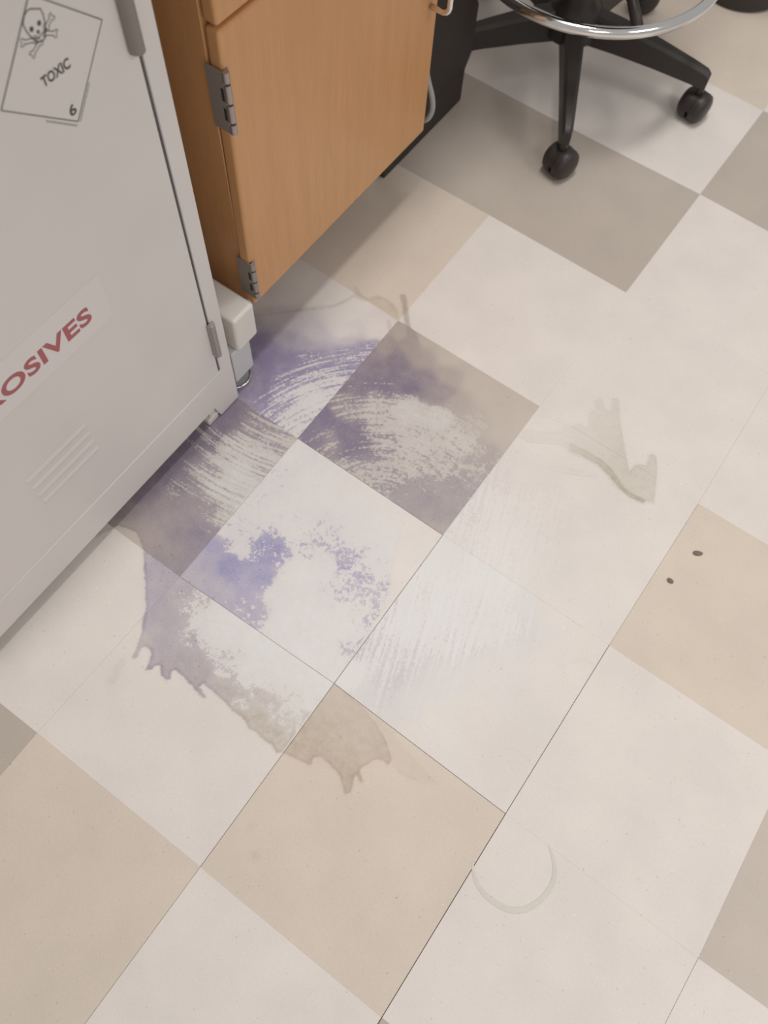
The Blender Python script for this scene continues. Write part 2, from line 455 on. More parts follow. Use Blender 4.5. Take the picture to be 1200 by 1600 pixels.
PTS={
 (2, -2):[(-0.4276,0.6498,0.9,0.35,0.1,0,0),(-0.4083,0.6,0.85,0.15,0.15,0.05,0),(-0.4429,0.7046,1,0.5,0.05,0,0),(-0.4865,0.7227,1,0.45,0.1,0,0),(-0.5128,0.7462,0.6,0.2,0.2,0,0),(-0.5032,0.7801,0.32,0.1,0.2,0,0),(-0.4669,0.79,0.4,0.2,0.1,0,0),(-0.4411,0.7571,0.75,0.4,0.05,0,0),(-0.4131,0.7957,0.38,0.5,0,0,0.1),(-0.3673,0.8305,0.08,0.5,0,0,0.1),(-0.3212,0.8655,0.05,0.3,0,0,0.1),(-0.4016,0.8574,0.02,0.3,0,0,0.15),(-0.4054,0.767,0.62,0.4,0,0.05,0),(-0.4249,0.7182,0.95,0.45,0,0.1,0),(-0.3549,0.8139,0.32,0.4,0,0.1,0),(-0.3889,0.7455,1,0.52,0,0.42,0.1),(-0.3451,0.8007,1,0.52,0,0.45,0.2),(-0.3103,0.8305,0.938,0.47,0,0.45,0.2),(-0.4002,0.6869,1,0.52,0,0.4,0.1),(-0.3547,0.7378,1,0.52,0,0.46,0.35),(-0.3176,0.7825,1,0.52,0,0.46,0.3),(-0.3944,0.6263,1,0.47,0,0.4,0.1),(-0.376,0.6562,0.875,0.72,0,0.49,0.4),(-0.3407,0.6827,0.75,0.72,0,0.71,0.5),(-0.3209,0.7302,0.812,0.62,0,0.59,0.4),(-0.3611,0.6196,0.875,0.52,0,0.49,0.35),(-0.3228,0.6326,0.75,0.52,0,0.65,0.4),(-0.5021,0.8349,0,0,0.08,0,0),(-0.521,0.8024,0.06,0,0.12,0,0),(-0.483,0.8678,0,0,0,0,0),(-0.4094,0.8875,0,0,0,0,0.05),(-0.4552,0.5967,0.9,0.2,0.2,0,0),(-0.4797,0.6434,0.95,0.4,0.1,0,0)],
 (2, -1):[(-0.2957,0.8936,0.24,0.05,0.096,0,0.0),(-0.2592,0.8777,0.46,0.1,0.064,0,0.0),(-0.296,0.8499,0.5,0.15,0.064,0,0.0),(-0.2983,0.8139,0.8,0.3,0.0,0.1,0.0),(-0.2565,0.8337,0.9,0.3,0.024,0,0.0),(-0.2026,0.8358,0.8,0.25,0.0,0,0.0),(-0.1585,0.8311,0.62,0.2,0.04,0,0.0),(-0.2254,0.8691,0.42,0.05,0.08,0,0.0),(-0.1663,0.8632,0.3,0.02,0.096,0,0.0),(-0.1193,0.833,0.24,0,0.096,0.2,0.0),(-0.0803,0.8142,0.175,0.18,0.064,0.5,0.068),(-0.0583,0.8626,0,0,0.016,0,0.0),(-0.0223,0.8896,0,0,0.0,0,0.0),(-0.1227,0.8795,0.03,0,0.016,0,0.0),(-0.1925,0.9025,0,0,0.0,0,0.0),(-0.2394,0.9101,0.06,0,0.032,0,0.0),(-0.0903,0.871,0,0,0.0,0,0.0),(-0.0134,0.8329,0,0,0.024,0,0.0),(-0.294,0.7504,0.9,0.33,0.0,0.34,0.068),(-0.2492,0.7842,0.975,0.33,0.0,0.36,0.135),(-0.2109,0.8081,1,0.33,0.0,0.22,0.0),(-0.2722,0.7021,0.75,0.38,0.0,0.5,0.203),(-0.228,0.7353,0.725,0.28,0.0,0.61,0.405),(-0.1836,0.7686,0.625,0.18,0.0,0.83,0.567),(-0.1319,0.7915,0.6,0.18,0.0,0.79,0.54),(-0.0774,0.7694,0.5,0.18,0.0,0.59,0.338),(-0.2998,0.6655,1,0.53,0.0,0.25,0.0),(-0.2858,0.6291,0.975,0.53,0.0,0.34,0.135),(-0.2523,0.6388,0.775,0.33,0.0,0.45,0.203),(-0.2423,0.6617,1,0.43,0.0,0.28,0.0),(-0.2103,0.6548,1,0.43,0.0,0.36,0.068),(-0.1827,0.6908,0.75,0.23,0.0,0.55,0.338),(-0.1389,0.7235,0.688,0.18,0.0,0.65,0.405),(-0.1475,0.6414,0.75,0.33,0.0,0.5,0.203),(-0.1199,0.6769,0.625,0.18,0.0,0.55,0.297),(-0.0833,0.7192,0.625,0.13,0.0,0.53,0.27),(-0.0331,0.7415,0.525,0.18,0.0,0.48,0.162),(-0.0843,0.6442,0.625,0.38,0.0,0.34,0.068),(-0.0307,0.6407,0.525,0.28,0.0,0.28,0.0),(-0.0243,0.6887,0.562,0.28,0.0,0.38,0.068),(-0.0244,0.7782,0.4,0.18,0.0,0.42,0.068),(-0.1818,0.6159,0.688,0.28,0.0,0.55,0.27),(-0.0116,0.6123,0.36,0.15,0.0,0.2,0.0),(-0.0156,0.8156,0.06,0,0.016,0.2,0.0)],
 (1, -2):[(-0.3215,0.587,0.715,0.32,0.0,0.52,0.338),(-0.3793,0.5902,0.825,0.27,0.045,0.48,0.203),(-0.4307,0.5674,1,0.27,0.068,0.1,0.0),(-0.4417,0.4972,0.99,0.22,0.113,0.28,0.068),(-0.4326,0.5194,0.968,0.22,0.09,0.4,0.135),(-0.4361,0.4267,0.935,0.22,0.09,0.28,0.068),(-0.4378,0.3818,0.858,0.24,0.09,0.08,0.0),(-0.4395,0.338,0.638,0.22,0.135,0,0.0),(-0.4246,0.3142,0.396,0.12,0.158,0,0.0),(-0.4005,0.3251,0.418,0.22,0.099,0,0.0),(-0.3984,0.3684,0.605,0.32,0.045,0.14,0.0),(-0.4039,0.4214,0.858,0.27,0.045,0.45,0.203),(-0.3849,0.4795,0.715,0.2,0.045,0.59,0.472),(-0.374,0.5326,0.715,0.2,0.045,0.61,0.472),(-0.3435,0.4956,0.605,0.17,0.023,0.77,0.648),(-0.3246,0.5393,0.66,0.22,0.023,0.63,0.472),(-0.3463,0.4498,0.66,0.22,0.0,0.71,0.567),(-0.3158,0.4295,0.55,0.32,0.0,0.6,0.405),(-0.3398,0.426,0.682,0.42,0.0,0.42,0.135),(-0.3646,0.4076,0.66,0.37,0.0,0.24,0.0),(-0.3484,0.3499,0.638,0.42,0.023,0.03,0.0),(-0.328,0.3649,0.748,0.52,0.0,0.12,0.0),(-0.3542,0.3184,0.572,0.27,0.045,0,0.0),(-0.3809,0.3259,0.462,0.22,0.068,0,0.0),(-0.3157,0.3199,0.638,0.42,0.0,0,0.0),(-0.3076,0.38,0.77,0.62,0.0,0.3,0.0),(-0.3295,0.4622,0.66,0.22,0.0,0.67,0.54),(-0.294,0.4599,0.55,0.22,0.0,0.77,0.567),(-0.4723,0.3137,0.66,0.22,0.135,0,0.0),(-0.4763,0.4563,0.99,0.22,0.09,0.1,0.0)],
 (1, -1):[(-0.2964,0.3746,0.75,0.95,0,0.05,0),(-0.2442,0.3592,0.88,1,0,0.05,0),(-0.2915,0.3377,0.62,0.8,0,0,0),(-0.2821,0.3115,0.48,0.6,0.1,0.1,0),(-0.2038,0.3494,0.72,0.95,0,0.32,0.1),(-0.2205,0.3306,0.62,0.8,0,0.385,0.1),(-0.2445,0.3131,0.55,0.7,0,0.2,0),(-0.2011,0.3776,0.78,0.95,0,0.26,0.05),(-0.1761,0.331,0.62,0.8,0,0.38,0.1),(-0.1612,0.3677,0.5,0.8,0,0.825,0.5),(-0.3019,0.4049,0.6,0.6,0,0.685,0.4),(-0.2555,0.4047,0.7,0.9,0,0.745,0.4),(-0.2385,0.4241,0.85,0.95,0,0.4,0.1),(-0.2064,0.4165,0.88,0.95,0,0.38,0.1),(-0.2613,0.4279,0.7,0.9,0,0.665,0.4),(-0.2577,0.4726,0.5,0.8,0,0.785,0.45),(-0.2887,0.4781,0.55,0.8,0,0.665,0.4),(-0.2927,0.5334,0.55,0.8,0,0.685,0.4),(-0.2893,0.5807,0.4,0.7,0,0.825,0.45),(-0.2188,0.5589,0.3,0.7,0,0.895,0.5),(-0.2104,0.4794,0.5,0.8,0,0.735,0.5),(-0.1652,0.4713,0.65,0.7,0,0.565,0.4),(-0.1404,0.4896,0.7,0.8,0,0.545,0.4),(-0.1044,0.4754,0.8,0.85,0,0.445,0.35),(-0.0753,0.4701,0.72,0.75,0,0.465,0.4),(-0.0934,0.4435,0.68,0.8,0,0.585,0.4),(-0.1306,0.4427,0.5,0.7,0,0.785,0.55),(-0.1485,0.4163,0.4,0.7,0,0.885,0.6),(-0.0697,0.5144,0.5,0.5,0,0.685,0.45),(-0.0659,0.5446,0.4,0.5,0,0.785,0.4),(-0.0403,0.4563,0.6,0.5,0,0.545,0.4),(-0.024,0.4168,0.6,0.5,0,0.535,0.45),(-0.0122,0.3754,0.58,0.5,0,0.495,0.4),(-0.042,0.391,0.4,0.5,0,0.785,0.6),(-0.0738,0.3678,0.3,0.5,0,0.905,0.65),(-0.1197,0.3469,0.3,0.5,0,0.905,0.65),(-0.0652,0.3245,0.2,0.5,0,0.915,0.65),(-0.0409,0.563,0.3,0.3,0,0.805,0.35),(-0.0369,0.5937,0.2,0.3,0,0.885,0.25),(-0.1135,0.5937,0.25,0.3,0,0.885,0.3),(-0.1764,0.5904,0.25,0.3,0,0.905,0.4),(-0.1205,0.5319,0.5,0.7,0,0.735,0.45),(-0.0132,0.3199,0.2,0.5,0,0.905,0.6)],
 (0, -1):[(-0.2847,0.2138,0.55,0.4,0.1,0,0),(-0.2762,0.245,0.6,0.25,0.12,0,0),(-0.2803,0.2868,0.55,0.25,0.1,0.3,0.05),(-0.2526,0.2623,0.52,0.2,0.1,0.475,0.2),(-0.2582,0.2837,0.5,0.2,0,0.555,0.3),(-0.2507,0.2016,0.55,0.2,0.15,0,0),(-0.2145,0.2036,0.55,0.15,0.2,0,0),(-0.1787,0.2057,0.5,0.1,0.22,0.1,0),(-0.2184,0.2374,0.52,0.15,0.15,0.455,0.2),(-0.2158,0.2641,0.42,0.1,0.05,0.755,0.6),(-0.1974,0.3027,0.3,0.2,0,0.905,0.75),(-0.1245,0.3058,0.25,0.2,0,0.925,0.75),(-0.1093,0.2561,0.35,0.1,0.2,0.795,0.6),(-0.0706,0.2842,0.3,0.1,0.1,0.845,0.65),(-0.02,0.2971,0.2,0.2,0.05,0.875,0.6),(-0.1541,0.2355,0.42,0.1,0.2,0.595,0.35),(-0.1325,0.2096,0.36,0.05,0.38,0.25,0.05),(-0.0928,0.2208,0.2,0,0.55,0.395,0.25),(-0.0506,0.2282,0.12,0.2,0.55,0.435,0.3),(-0.0675,0.2044,0.1,0,0.68,0.15,0),(-0.0276,0.1992,0.08,0,0.72,0.12,0),(-0.0182,0.2173,0.1,0.1,0.55,0.395,0.2),(-0.02,0.2503,0.12,0.3,0.4,0.535,0.4),(-0.0162,0.2763,0.1,0.2,0.25,0.695,0.5),(-0.0422,0.2634,0.14,0.2,0.32,0.645,0.45),(-0.2844,0.1892,0.3,0.1,0.25,0,0),(-0.1969,0.2717,0.3,0.2,0,0.875,0.7)],
 (0, -2):[(-0.355,0.3043,0.58,0.35,0.05,0,0),(-0.3275,0.2587,0.58,0.42,0.05,0,0),(-0.3247,0.3,0.62,0.3,0.05,0,0),(-0.4153,0.3114,0.16,0.1,0.18,0,0),(-0.3873,0.3075,0.34,0.1,0.1,0,0),(-0.3082,0.2343,0.55,0.4,0.05,0,0),(-0.3021,0.2968,0.58,0.3,0.05,0.1,0),(-0.2901,0.2098,0.45,0.3,0.15,0,0)],
 (0, 0):[(0.0035,0.3023,0.06,0.1,0.22,0,0),(0.0356,0.3022,0.1,0.2,0.3,0,0),(0.0697,0.3037,0.12,0.2,0.24,0,0),(0.0141,0.252,0.04,0.1,0.52,0,0),(0.0157,0.2193,0.03,0.1,0.6,0,0),(0.0556,0.2593,0.02,0.1,0.46,0,0),(0.0914,0.2186,0.03,0.1,0.66,0,0),(0.1185,0.2711,0.02,0.1,0.55,0,0),(0.0928,0.2637,0.02,0.1,0.46,0,0),(0.073,0.2831,0.04,0.1,0.33,0,0),(0.0154,0.2817,0.04,0.1,0.38,0,0)],
 (1, 0):[(0.0033,0.3379,0.05,0.3,0,0.9,0.6),(-0.007,0.3767,0.42,0.3,0,0.48,0.5),(-0.006,0.4427,0.4,0.25,0,0.6,0.65),(-0.0098,0.5182,0.34,0.2,0,0.68,0.65),(0.0153,0.5907,0.18,0.1,0,0.8,0.5),(0.0891,0.5908,0.24,0.1,0,0.76,0.68),(0.0573,0.5278,0.32,0.1,0,0.68,0.68),(0.0459,0.4552,0.34,0.2,0,0.68,0.68),(0.0507,0.3966,0.36,0.3,0,0.53,0.5),(0.0974,0.4677,0.32,0.1,0,0.66,0.65),(0.0576,0.3534,0.32,0.4,0,0.48,0.5),(0.1105,0.3448,0.12,0.4,0,0.3,0.35),(0.0465,0.3277,0.16,0.4,0,0.3,0.3),(0.1345,0.5199,0.26,0.1,0,0.7,0.6),(0.1139,0.609,0.14,0.1,0,0.8,0.65),(0.1532,0.5463,0.2,0.1,0,0.7,0.6),(0.1174,0.6522,0.1,0.6,0,0.4,0.4),(0.1626,0.5789,0.1,0.6,0,0.4,0.45),(0.1554,0.6395,0.04,0.6,0,0.3,0.2),(0.2077,0.6119,0.01,0.6,0,0,0.06),(0.1936,0.5006,0.06,0.4,0,0.2,0.25),(0.1303,0.4182,0.12,0.4,0,0.3,0.45),(0.1776,0.4525,0.05,0.4,0,0.2,0.2),(0.1467,0.3593,0.02,0.4,0,0,0.12),(0.2438,0.5127,0,0,0,0,0),(0.1931,0.3929,0,0,0,0,0),(0.2695,0.6058,0,0,0,0,0),(0.1317,0.3142,0,0,0,0,0),(0.2709,0.3587,0,0,0,0,0),(0.2886,0.5331,0,0,0,0,0)],
 (2, 0):[(0.0114,0.6154,0.18,0.1,0,0.58,0.35),(0.0056,0.6819,0.24,0.1,0,0.55,0.3),(0.046,0.6974,0.14,0.1,0,0.6,0.35),(0.0146,0.7471,0.16,0.05,0,0.48,0.15),(0.0802,0.7228,0.14,0.05,0,0.58,0.2),(0.121,0.6963,0.1,0.05,0,0.6,0.25),(0.0931,0.6618,0.1,0.1,0,0.6,0.42),(0.1145,0.7482,0.08,0.05,0,0.55,0.06),(0.1777,0.7242,0.02,0,0,0.4,0.03),(0.0431,0.7832,0.04,0,0,0.4,0.03),(0.1367,0.8379,0,0,0,0,0),(0.2473,0.707,0,0,0,0,0),(0.0287,0.8487,0,0,0,0,0),(0.2217,0.6483,0,0,0,0,0.02),(0.1637,0.6658,0.05,0.1,0,0.5,0.18),(0.2628,0.7869,0,0,0,0,0),(0.1009,0.8564,0,0,0,0,0),(0.2889,0.6327,0,0,0,0,0),(0.2789,0.8699,0,0,0,0,0)],
}
ARC1= (-0.0987, 0.555)
ARC2= (-0.4006, 0.8599)

def value_noise(x, y, seed):
    r = np.random.RandomState(seed)
    tab = r.rand(256, 256)
    xi = np.floor(x).astype(int)
    yi = np.floor(y).astype(int)
    fx = x - xi
    fy = y - yi
    fx = fx * fx * (3 - 2 * fx)
    fy = fy * fy * (3 - 2 * fy)
    g = lambda a, b: tab[a % 256, b % 256]
    return (g(xi, yi) * (1 - fx) + g(xi + 1, yi) * fx) * (1 - fy) + (g(xi, yi + 1) * (1 - fx) + g(xi + 1, yi + 1) * fx) * fy - 0.5

def sdf(poly, X, Y):
    """signed distance, positive inside"""
    P = np.array(poly)
    best = np.full(X.shape, 1e9)
    ins = np.zeros(X.shape, bool)
    n = len(P)
    for k in range(n):
        ax, ay = P[k]
        bx, by = P[(k + 1) % n]
        ex, ey = bx - ax, by - ay
        L = ex * ex + ey * ey + 1e-12
        t = np.clip(((X - ax) * ex + (Y - ay) * ey) / L, 0, 1)
        best = np.minimum(best, (X - ax - t * ex) ** 2 + (Y - ay - t * ey) ** 2)
        c = (ay > Y) != (by > Y)
        with np.errstate(divide='ignore', invalid='ignore'):
            ins ^= c & (X < (bx - ax) * (Y - ay) / (by - ay + 1e-15) + ax)
    d = np.sqrt(best)
    return np.where(ins, d, -d)

def weight(poly, soft, X, Y, J):
    s = sdf(poly, X, Y) + J * min(1.0, 0.35 + soft / 0.02)
    t = np.clip(s / soft + 0.5, 0, 1)
    return t * t * (3 - 2 * t)

STEP = 0.002
Z_FILM = 0.0002
LAYER_TILES = {'drip': ((3, -1), (3, -2)), 'drip2': ((2, -1), (2, -2)), 'drip3': ((2, -1),), 'topline': ((2, -2), (3, -2)), 'toppatch': ((3, -2),),
               'browntail': ((0, 0),), 'tailline': ((0, 0),), 'spot': ((0, 0),), 'spot2': ((0, 0),), 'pale': ((0, -1), (0, -2))}
STREAK = {(2, -2): 0.88, (2, -1): 0.60, (1, -2): 0.90, (1, 0): 0.80, (2, 0): 0.6}
def film_fields(i, j, X, Y, smear):
    J = 0.0030 * value_noise(X * 110, Y * 110, 3) + 0.0025 * value_noise(X * 260, Y * 260, 5)
    ch = [np.zeros(X.shape) for _ in range(5)]           # dye, hue, brown, scrape, residue
    G = np.zeros(X.shape)
    if smear:
        for n, soft, v, poly in SMR:
            s = sdf(poly, X, Y)
            w = np.clip((s + 0.25 * J) / soft + 0.5, 0, 1)
            rim = 1 + 0.45 * np.exp(-(np.maximum(s, 0) / 0.003) ** 2)
            G = np.maximum(G, v * w * rim)
        # the smear thins out towards its left end
        G = G * (0.35 + 0.65 * np.clip((X - 0.06) / 0.10, 0, 1))
    else:
        pts = PTS.get((i, j))
        if pts:
            tot = np.zeros(X.shape)
            jx = X + 0.009 * value_noise(X * 45, Y * 45, 11)
            jy = Y + 0.009 * value_noise(X * 45, Y * 45, 12)
            for p in pts:
                w = 1.0 / ((jx - p[0]) ** 2 + (jy - p[1]) ** 2 + 0.013 ** 2) ** 2.2
                tot += w
                for c in range(5):
                    ch[c] += w * p[2 + c]
            ch = [c / tot for c in ch]
        poly = {(0, -1): A_LEFT, (0, -2): A_LEFT, (1, -2): A_LEFT, (1, -1): A_LEFT, (0, 0): A_BROWN}.get((i, j))
        if poly:
            s = sdf(poly, X, Y)
            w = np.clip((s + 0.6 * J) / 0.0025 + 0.5, 0, 1)
            rim = 1 + 0.5 * np.exp(-(np.maximum(s, 0) / 0.0035) ** 2)
            ch[0] = ch[0] * w * rim
            ch[2] = ch[2] * w * rim
            ch[4] = ch[4] * w
        for n, soft, (p, u, k), poly in LAY:
            if (i, j) in LAYER_TILES[n]:
                w = np.clip((sdf(poly, X, Y) + 0.4 * J) / soft + 0.5, 0, 1)
                ch[0] = np.maximum(ch[0], p * w)
                ch[2] = np.maximum(ch[2], k * w)
    P, U, K, S, W = ch
    R = np.full(X.shape, STREAK.get((i, j), 0.0))
    if (i, j) == (2, -1):
        R = np.clip(0.72 - 1.9 * (X + 0.30), 0.15, 0.72)
    if i >= 2 and j < 0 or (i, j) == (1, -2):
        cx, cy = ARC2 if i == 1 else ARC1
        su = np.hypot(X - cx, Y - cy)
        sv = np.arctan2(Y - cy, X - cx) * 0.26
    else:
        dx, dy = (-0.33, 0.945)
        su = X * dy - Y * dx
        sv = X * dx + Y * dy
    return P, U, K, S, W, G, su, sv, R

def build_film(name, tiles, mat, smear=False):
    V, F = [], []
    A = {k: [] for k in ('dye', 'hue', 'brown', 'scrape', 'residue', 'smear', 'across', 'along', 'streak')}
    RGB = []
    base = 0
    for (i, j) in tiles:
        q = tile_quad(i, j, 0.0001)
        n = int(T / STEP)
        a = np.linspace(0, 1, n + 1)
        uu, vv = np.meshgrid(a, a, indexing='ij')
        X = sum(w * p.x for w, p in zip(((1 - uu) * (1 - vv), uu * (1 - vv), uu * vv, (1 - uu) * vv), q))
        Y = sum(w * p.y for w, p in zip(((1 - uu) * (1 - vv), uu * (1 - vv), uu * vv, (1 - uu) * vv), q))
        P, U, K, S, W, G, su, sv, R = film_fields(i, j, X, Y, smear)
        on = np.maximum.reduce([P, K, W, G]) > 0.007
        cell = on[:-1, :-1] | on[1:, :-1] | on[:-1, 1:] | on[1:, 1:]
        idx = -np.ones(X.shape, int)
        used = np.zeros(X.shape, bool)
        used[:-1, :-1] |= cell
        used[1:, :-1] |= cell
        used[:-1, 1:] |= cell
        used[1:, 1:] |= cell
        m = used.sum()
        if not m:
            continue
        idx[used] = np.arange(m) + base
        base += m
        V.append(np.c_[X[used], Y[used], np.full(m, Z_FILM + (0.00015 if smear else 0))])
        ci, cj = np.nonzero(cell)
        F.append(np.c_[idx[ci, cj], idx[ci + 1, cj], idx[ci + 1, cj + 1], idx[ci, cj + 1]])
        for k, arr in zip(A, (P, U, K, S, W, G, su, sv, R)):
            A[k].append(arr[used])
        RGB.append(np.tile(np.array([*TILE_RGB[tone(i, j)], 1.0]), (m, 1)))
    V = np.concatenate(V)
    F = np.concatenate(F)
    me = bpy.data.meshes.new(name)
    me.vertices.add(len(V))
    me.vertices.foreach_set('co', V.astype(np.float32).ravel())
    me.loops.add(len(F) * 4)
    me.loops.foreach_set('vertex_index', F.astype(np.int32).ravel())
    me.polygons.add(len(F))
    me.polygons.foreach_set('loop_start', np.arange(0, len(F) * 4, 4, dtype=np.int32))
    me.polygons.foreach_set('loop_total', np.full(len(F), 4, np.int32))
    me.update(calc_edges=True)
    me.validate()
    for k in A:
        at = me.attributes.new(k, 'FLOAT', 'POINT')
        at.data.foreach_set('value', np.concatenate(A[k]).astype(np.float32))
    at = me.attributes.new('tile_rgb', 'FLOAT_COLOR', 'POINT')
    at.data.foreach_set('color', np.concatenate(RGB).astype(np.float32).ravel())
    me.materials.append(mat)
    o = bpy.data.objects.new(name, me)
    COL.objects.link(o)
    return o

def film_material():
    m = new_mat('dried_stain_film', (0.5, 0.5, 0.5, 1), TILE_ROUGH, 0, 0.35)
    t = NT(m.node_tree)
    pos = t.n('ShaderNodeNewGeometry').outputs['Position']
    g = t.n('ShaderNodeGroup', node_tree=MOTTLE)
    t.set(g.inputs[0], t.attr('tile_rgb', 'Color'))
    tile = g.outputs[0]
    cv = t.n('ShaderNodeCombineXYZ')
    t.set(cv.inputs[0], t.math('MULTIPLY', t.attr('across'), 170.0))
    t.set(cv.inputs[1], t.math('MULTIPLY', t.attr('along'), 8.0))
    n_str = t.remap(t.noise(cv.outputs[0], 1.0, 5.0, 0.68, 0.1), 0.34, 0.66)
    n_iso = t.remap(t.noise(pos, 70.0, 8.0, 0.74, 0.25), 0.31, 0.69)
    n_fine = t.remap(t.noise(pos, 165.0, 5.0, 0.7, 0.3), 0.34, 0.66)
    n_tiny = t.remap(t.noise(pos, 430.0, 3.0, 0.65, 0.2), 0.33, 0.67)
    n_big = t.remap(t.noise(pos, 17.0, 3.0, 0.55), 0.3, 0.7)
    n = t.mixf(t.attr('streak'), t.math('ADD', t.math('MULTIPLY', n_iso, 0.54), t.math('ADD', t.math('MULTIPLY', n_big, 0.10), t.math('ADD', t.math('MULTIPLY', n_fine, 0.24), t.math('MULTIPLY', n_tiny, 0.12)))),
               t.math('ADD', t.math('MULTIPLY', n_str, 0.58), t.math('ADD', t.math('MULTIPLY', n_fine, 0.29), t.math('MULTIPLY', n_tiny, 0.13))))
    m_scr = t.remap(t.math('ADD', n, t.attr('scrape')), 0.955, 1.035, 0, 1, True)
    keep = t.math('SUBTRACT', 1.0, t.math('MULTIPLY', m_scr, 0.72))
    cloud = t.remap(t.noise(pos, 38.0, 4.0, 0.6), 0.25, 0.75, 0.82, 1.18)
    cloud2 = t.remap(t.noise(pos, 420.0, 2.0, 0.6), 0.3, 0.7, 0.9, 1.1)
    dots = t.remap(t.noise(pos, 190.0, 2.0, 0.6), 0.66, 0.73, 1.0, 1.7)
    dye = t.math('MULTIPLY', t.math('MULTIPLY', t.attr('dye'), t.math('MULTIPLY', cloud, cloud2)), t.math('MULTIPLY', keep, dots), True)
    # ragged dark rim where the film breaks off
    rim = t.math('MULTIPLY', t.remap(t.math('ADD', n, t.attr('scrape')), 0.93, 0.99, 0, 1, True), t.math('SUBTRACT', 1.0, m_scr))
    dye = t.math('ADD', dye, t.math('MULTIPLY', t.math('MULTIPLY', rim, 0.18), t.attr('dye')), True)
    tint = t.mix(t.attr('hue'), (0.40, 0.355, 0.50, 1), (0.40, 0.41, 0.76, 1))
    c = t.mix(1.0, tile, t.mix(dye, (1, 1, 1, 1), tint), 'MULTIPLY')
    patch = t.remap(t.noise(pos, 75.0, 5.0, 0.6, 0.4), 0.36, 0.64, 0.72, 1.28)
    kb = t.math('MULTIPLY', t.math('MULTIPLY', t.attr('brown'), patch), keep, True)
    c = t.mix(1.0, c, t.mix(kb, (1, 1, 1, 1), (0.71, 0.65, 0.58, 1)), 'MULTIPLY')
    # whitish residue with broken streaks
    wn = t.remap(n, 0.25, 0.75, 0.55, 1.25)
    wf = t.math('MULTIPLY', t.math('MULTIPLY', t.attr('residue'), wn), t.math('SUBTRACT', 1.0, t.math('MULTIPLY', dye, 0.85), True), True)
    c = t.mix(wf, c, (0.745, 0.748, 0.740, 1))
    sm = t.math('MULTIPLY', t.attr('smear'), t.remap(n_iso, 0.1, 0.9, 0.75, 1.2), True)
    c = t.mix(1.0, c, t.mix(sm, (1, 1, 1, 1), (0.62, 0.62, 0.53, 1)), 'MULTIPLY')
    t.set(bsdf_of(m).inputs['Base Color'], c)
    return m
M_FILM = film_material()
st = build_film('spill_stain', [(2, -2), (2, -1), (1, -2), (1, -1), (0, -1), (0, -2), (0, 0), (1, 0), (2, 0), (3, -2), (3, -1)], M_FILM)
tag(st, 'large purple and brown spill stain, half scrubbed to white streaks, on floor beside white cabinet', 'stain')
sm = build_film('residue_smear', [(2, 0), (3, 0)], M_FILM, True)
tag(sm, 'pale grey-green smear with finger-like drips on white tile right of the purple stain', 'stain')

# faint ring left by a bucket or bottle
bm = bmesh.new()
c0 = (0.349, 0.2555)
r0 = 0.057
n = 56
a0, a1 = math.radians(-150), math.radians(62)
prev = None
for k in range(n + 1):
    a = a0 + (a1 - a0) * k / n
    w = 0.0035 * math.sin(math.pi * k / n) ** 0.5 + 0.0004
    rr = r0 + 0.0008 * math.sin(5 * a)
    cur = [bm.verts.new((c0[0] + (rr + s * w) * math.cos(a), c0[1] + (rr + s * w) * math.sin(a), 0.0005)) for s in (-1, 1)]
    if prev:
        bm.faces.new((prev[0], prev[1], cur[1], cur[0]))
    prev = cur
prev = None
bmesh.ops.recalc_face_normals(bm, faces=bm.faces)
M_RING = tile_mat('ring_mark', (0.655, 0.615, 0.555))
rg = obj('ring_mark', bm, M_RING)
tag(rg, 'faint grey ring mark left on white tile near bottom right', 'stain')

def crumb(c, L, w, h, ang, label):
    bm = bmesh.new()
    bmesh.ops.create_icosphere(bm, subdivisions=2, radius=1.0)
    R = Matrix.Rotation(ang, 4, 'Z')
    for v in bm.verts:
        k = 1 + 0.18 * math.sin(7 * v.co.x + 3 * v.co.y) * math.cos(5 * v.co.y + 2 * v.co.z)
        p = R @ Vector((v.co.x * L * k, v.co.y * w * k, 0))
        v.co = Vector((c[0] + p.x, c[1] + p.y, max(0.0, h * (1 + v.co.z * k) - 0.0002)))
    o = obj('crumb', bm, M_CRUMB, smooth=True)
    tag(o, label, 'crumb', 'dark crumbs on the beige tile')
crumb((0.3476, 0.8286), 0.0085, 0.0042, 0.0018, math.radians(33), 'longer dark brown crumb on beige tile, farther from camera')
crumb((0.3329, 0.7592), 0.0056, 0.0040, 0.0020, math.radians(0), 'shorter dark brown crumb on beige tile, beside its left joint')

# ------------------------------------------------------------------ white acid cabinet
XW = -0.434
wc = empty('acid_cabinet', (-0.7, 0.3, 0), 'white enamelled steel chemical cabinet with toxic diamond and red corrosives lettering', 'cabinet')
Y0, Y1, ZT = 0.0, 0.612, 0.86
bm = bmesh.new()
# front frame: right stile with foot, bottom rail, left stile with foot, top rail
f = [(Y0, 0.0), (Y0 + 0.046, 0.0), (Y0 + 0.046, 0.036), (0.556, 0.036), (0.5655, 0.0015), (Y1, 0.0015), (Y1, ZT), (0.586, ZT - 0.0),
     (0.5865, 0.112), (Y0 + 0.026, 0.112), (Y0 + 0.026, ZT), (Y0, ZT)]
f[0] = (Y0, 0.0015); f[1] = (Y0 + 0.046, 0.0015)
prism(bm, f, 'x', XW - 0.018, XW, 0.0022, 2)
box(bm, (XW - 0.018, Y0 + 0.026, ZT - 0.02), (XW, 0.586, ZT), 0.001, 1)
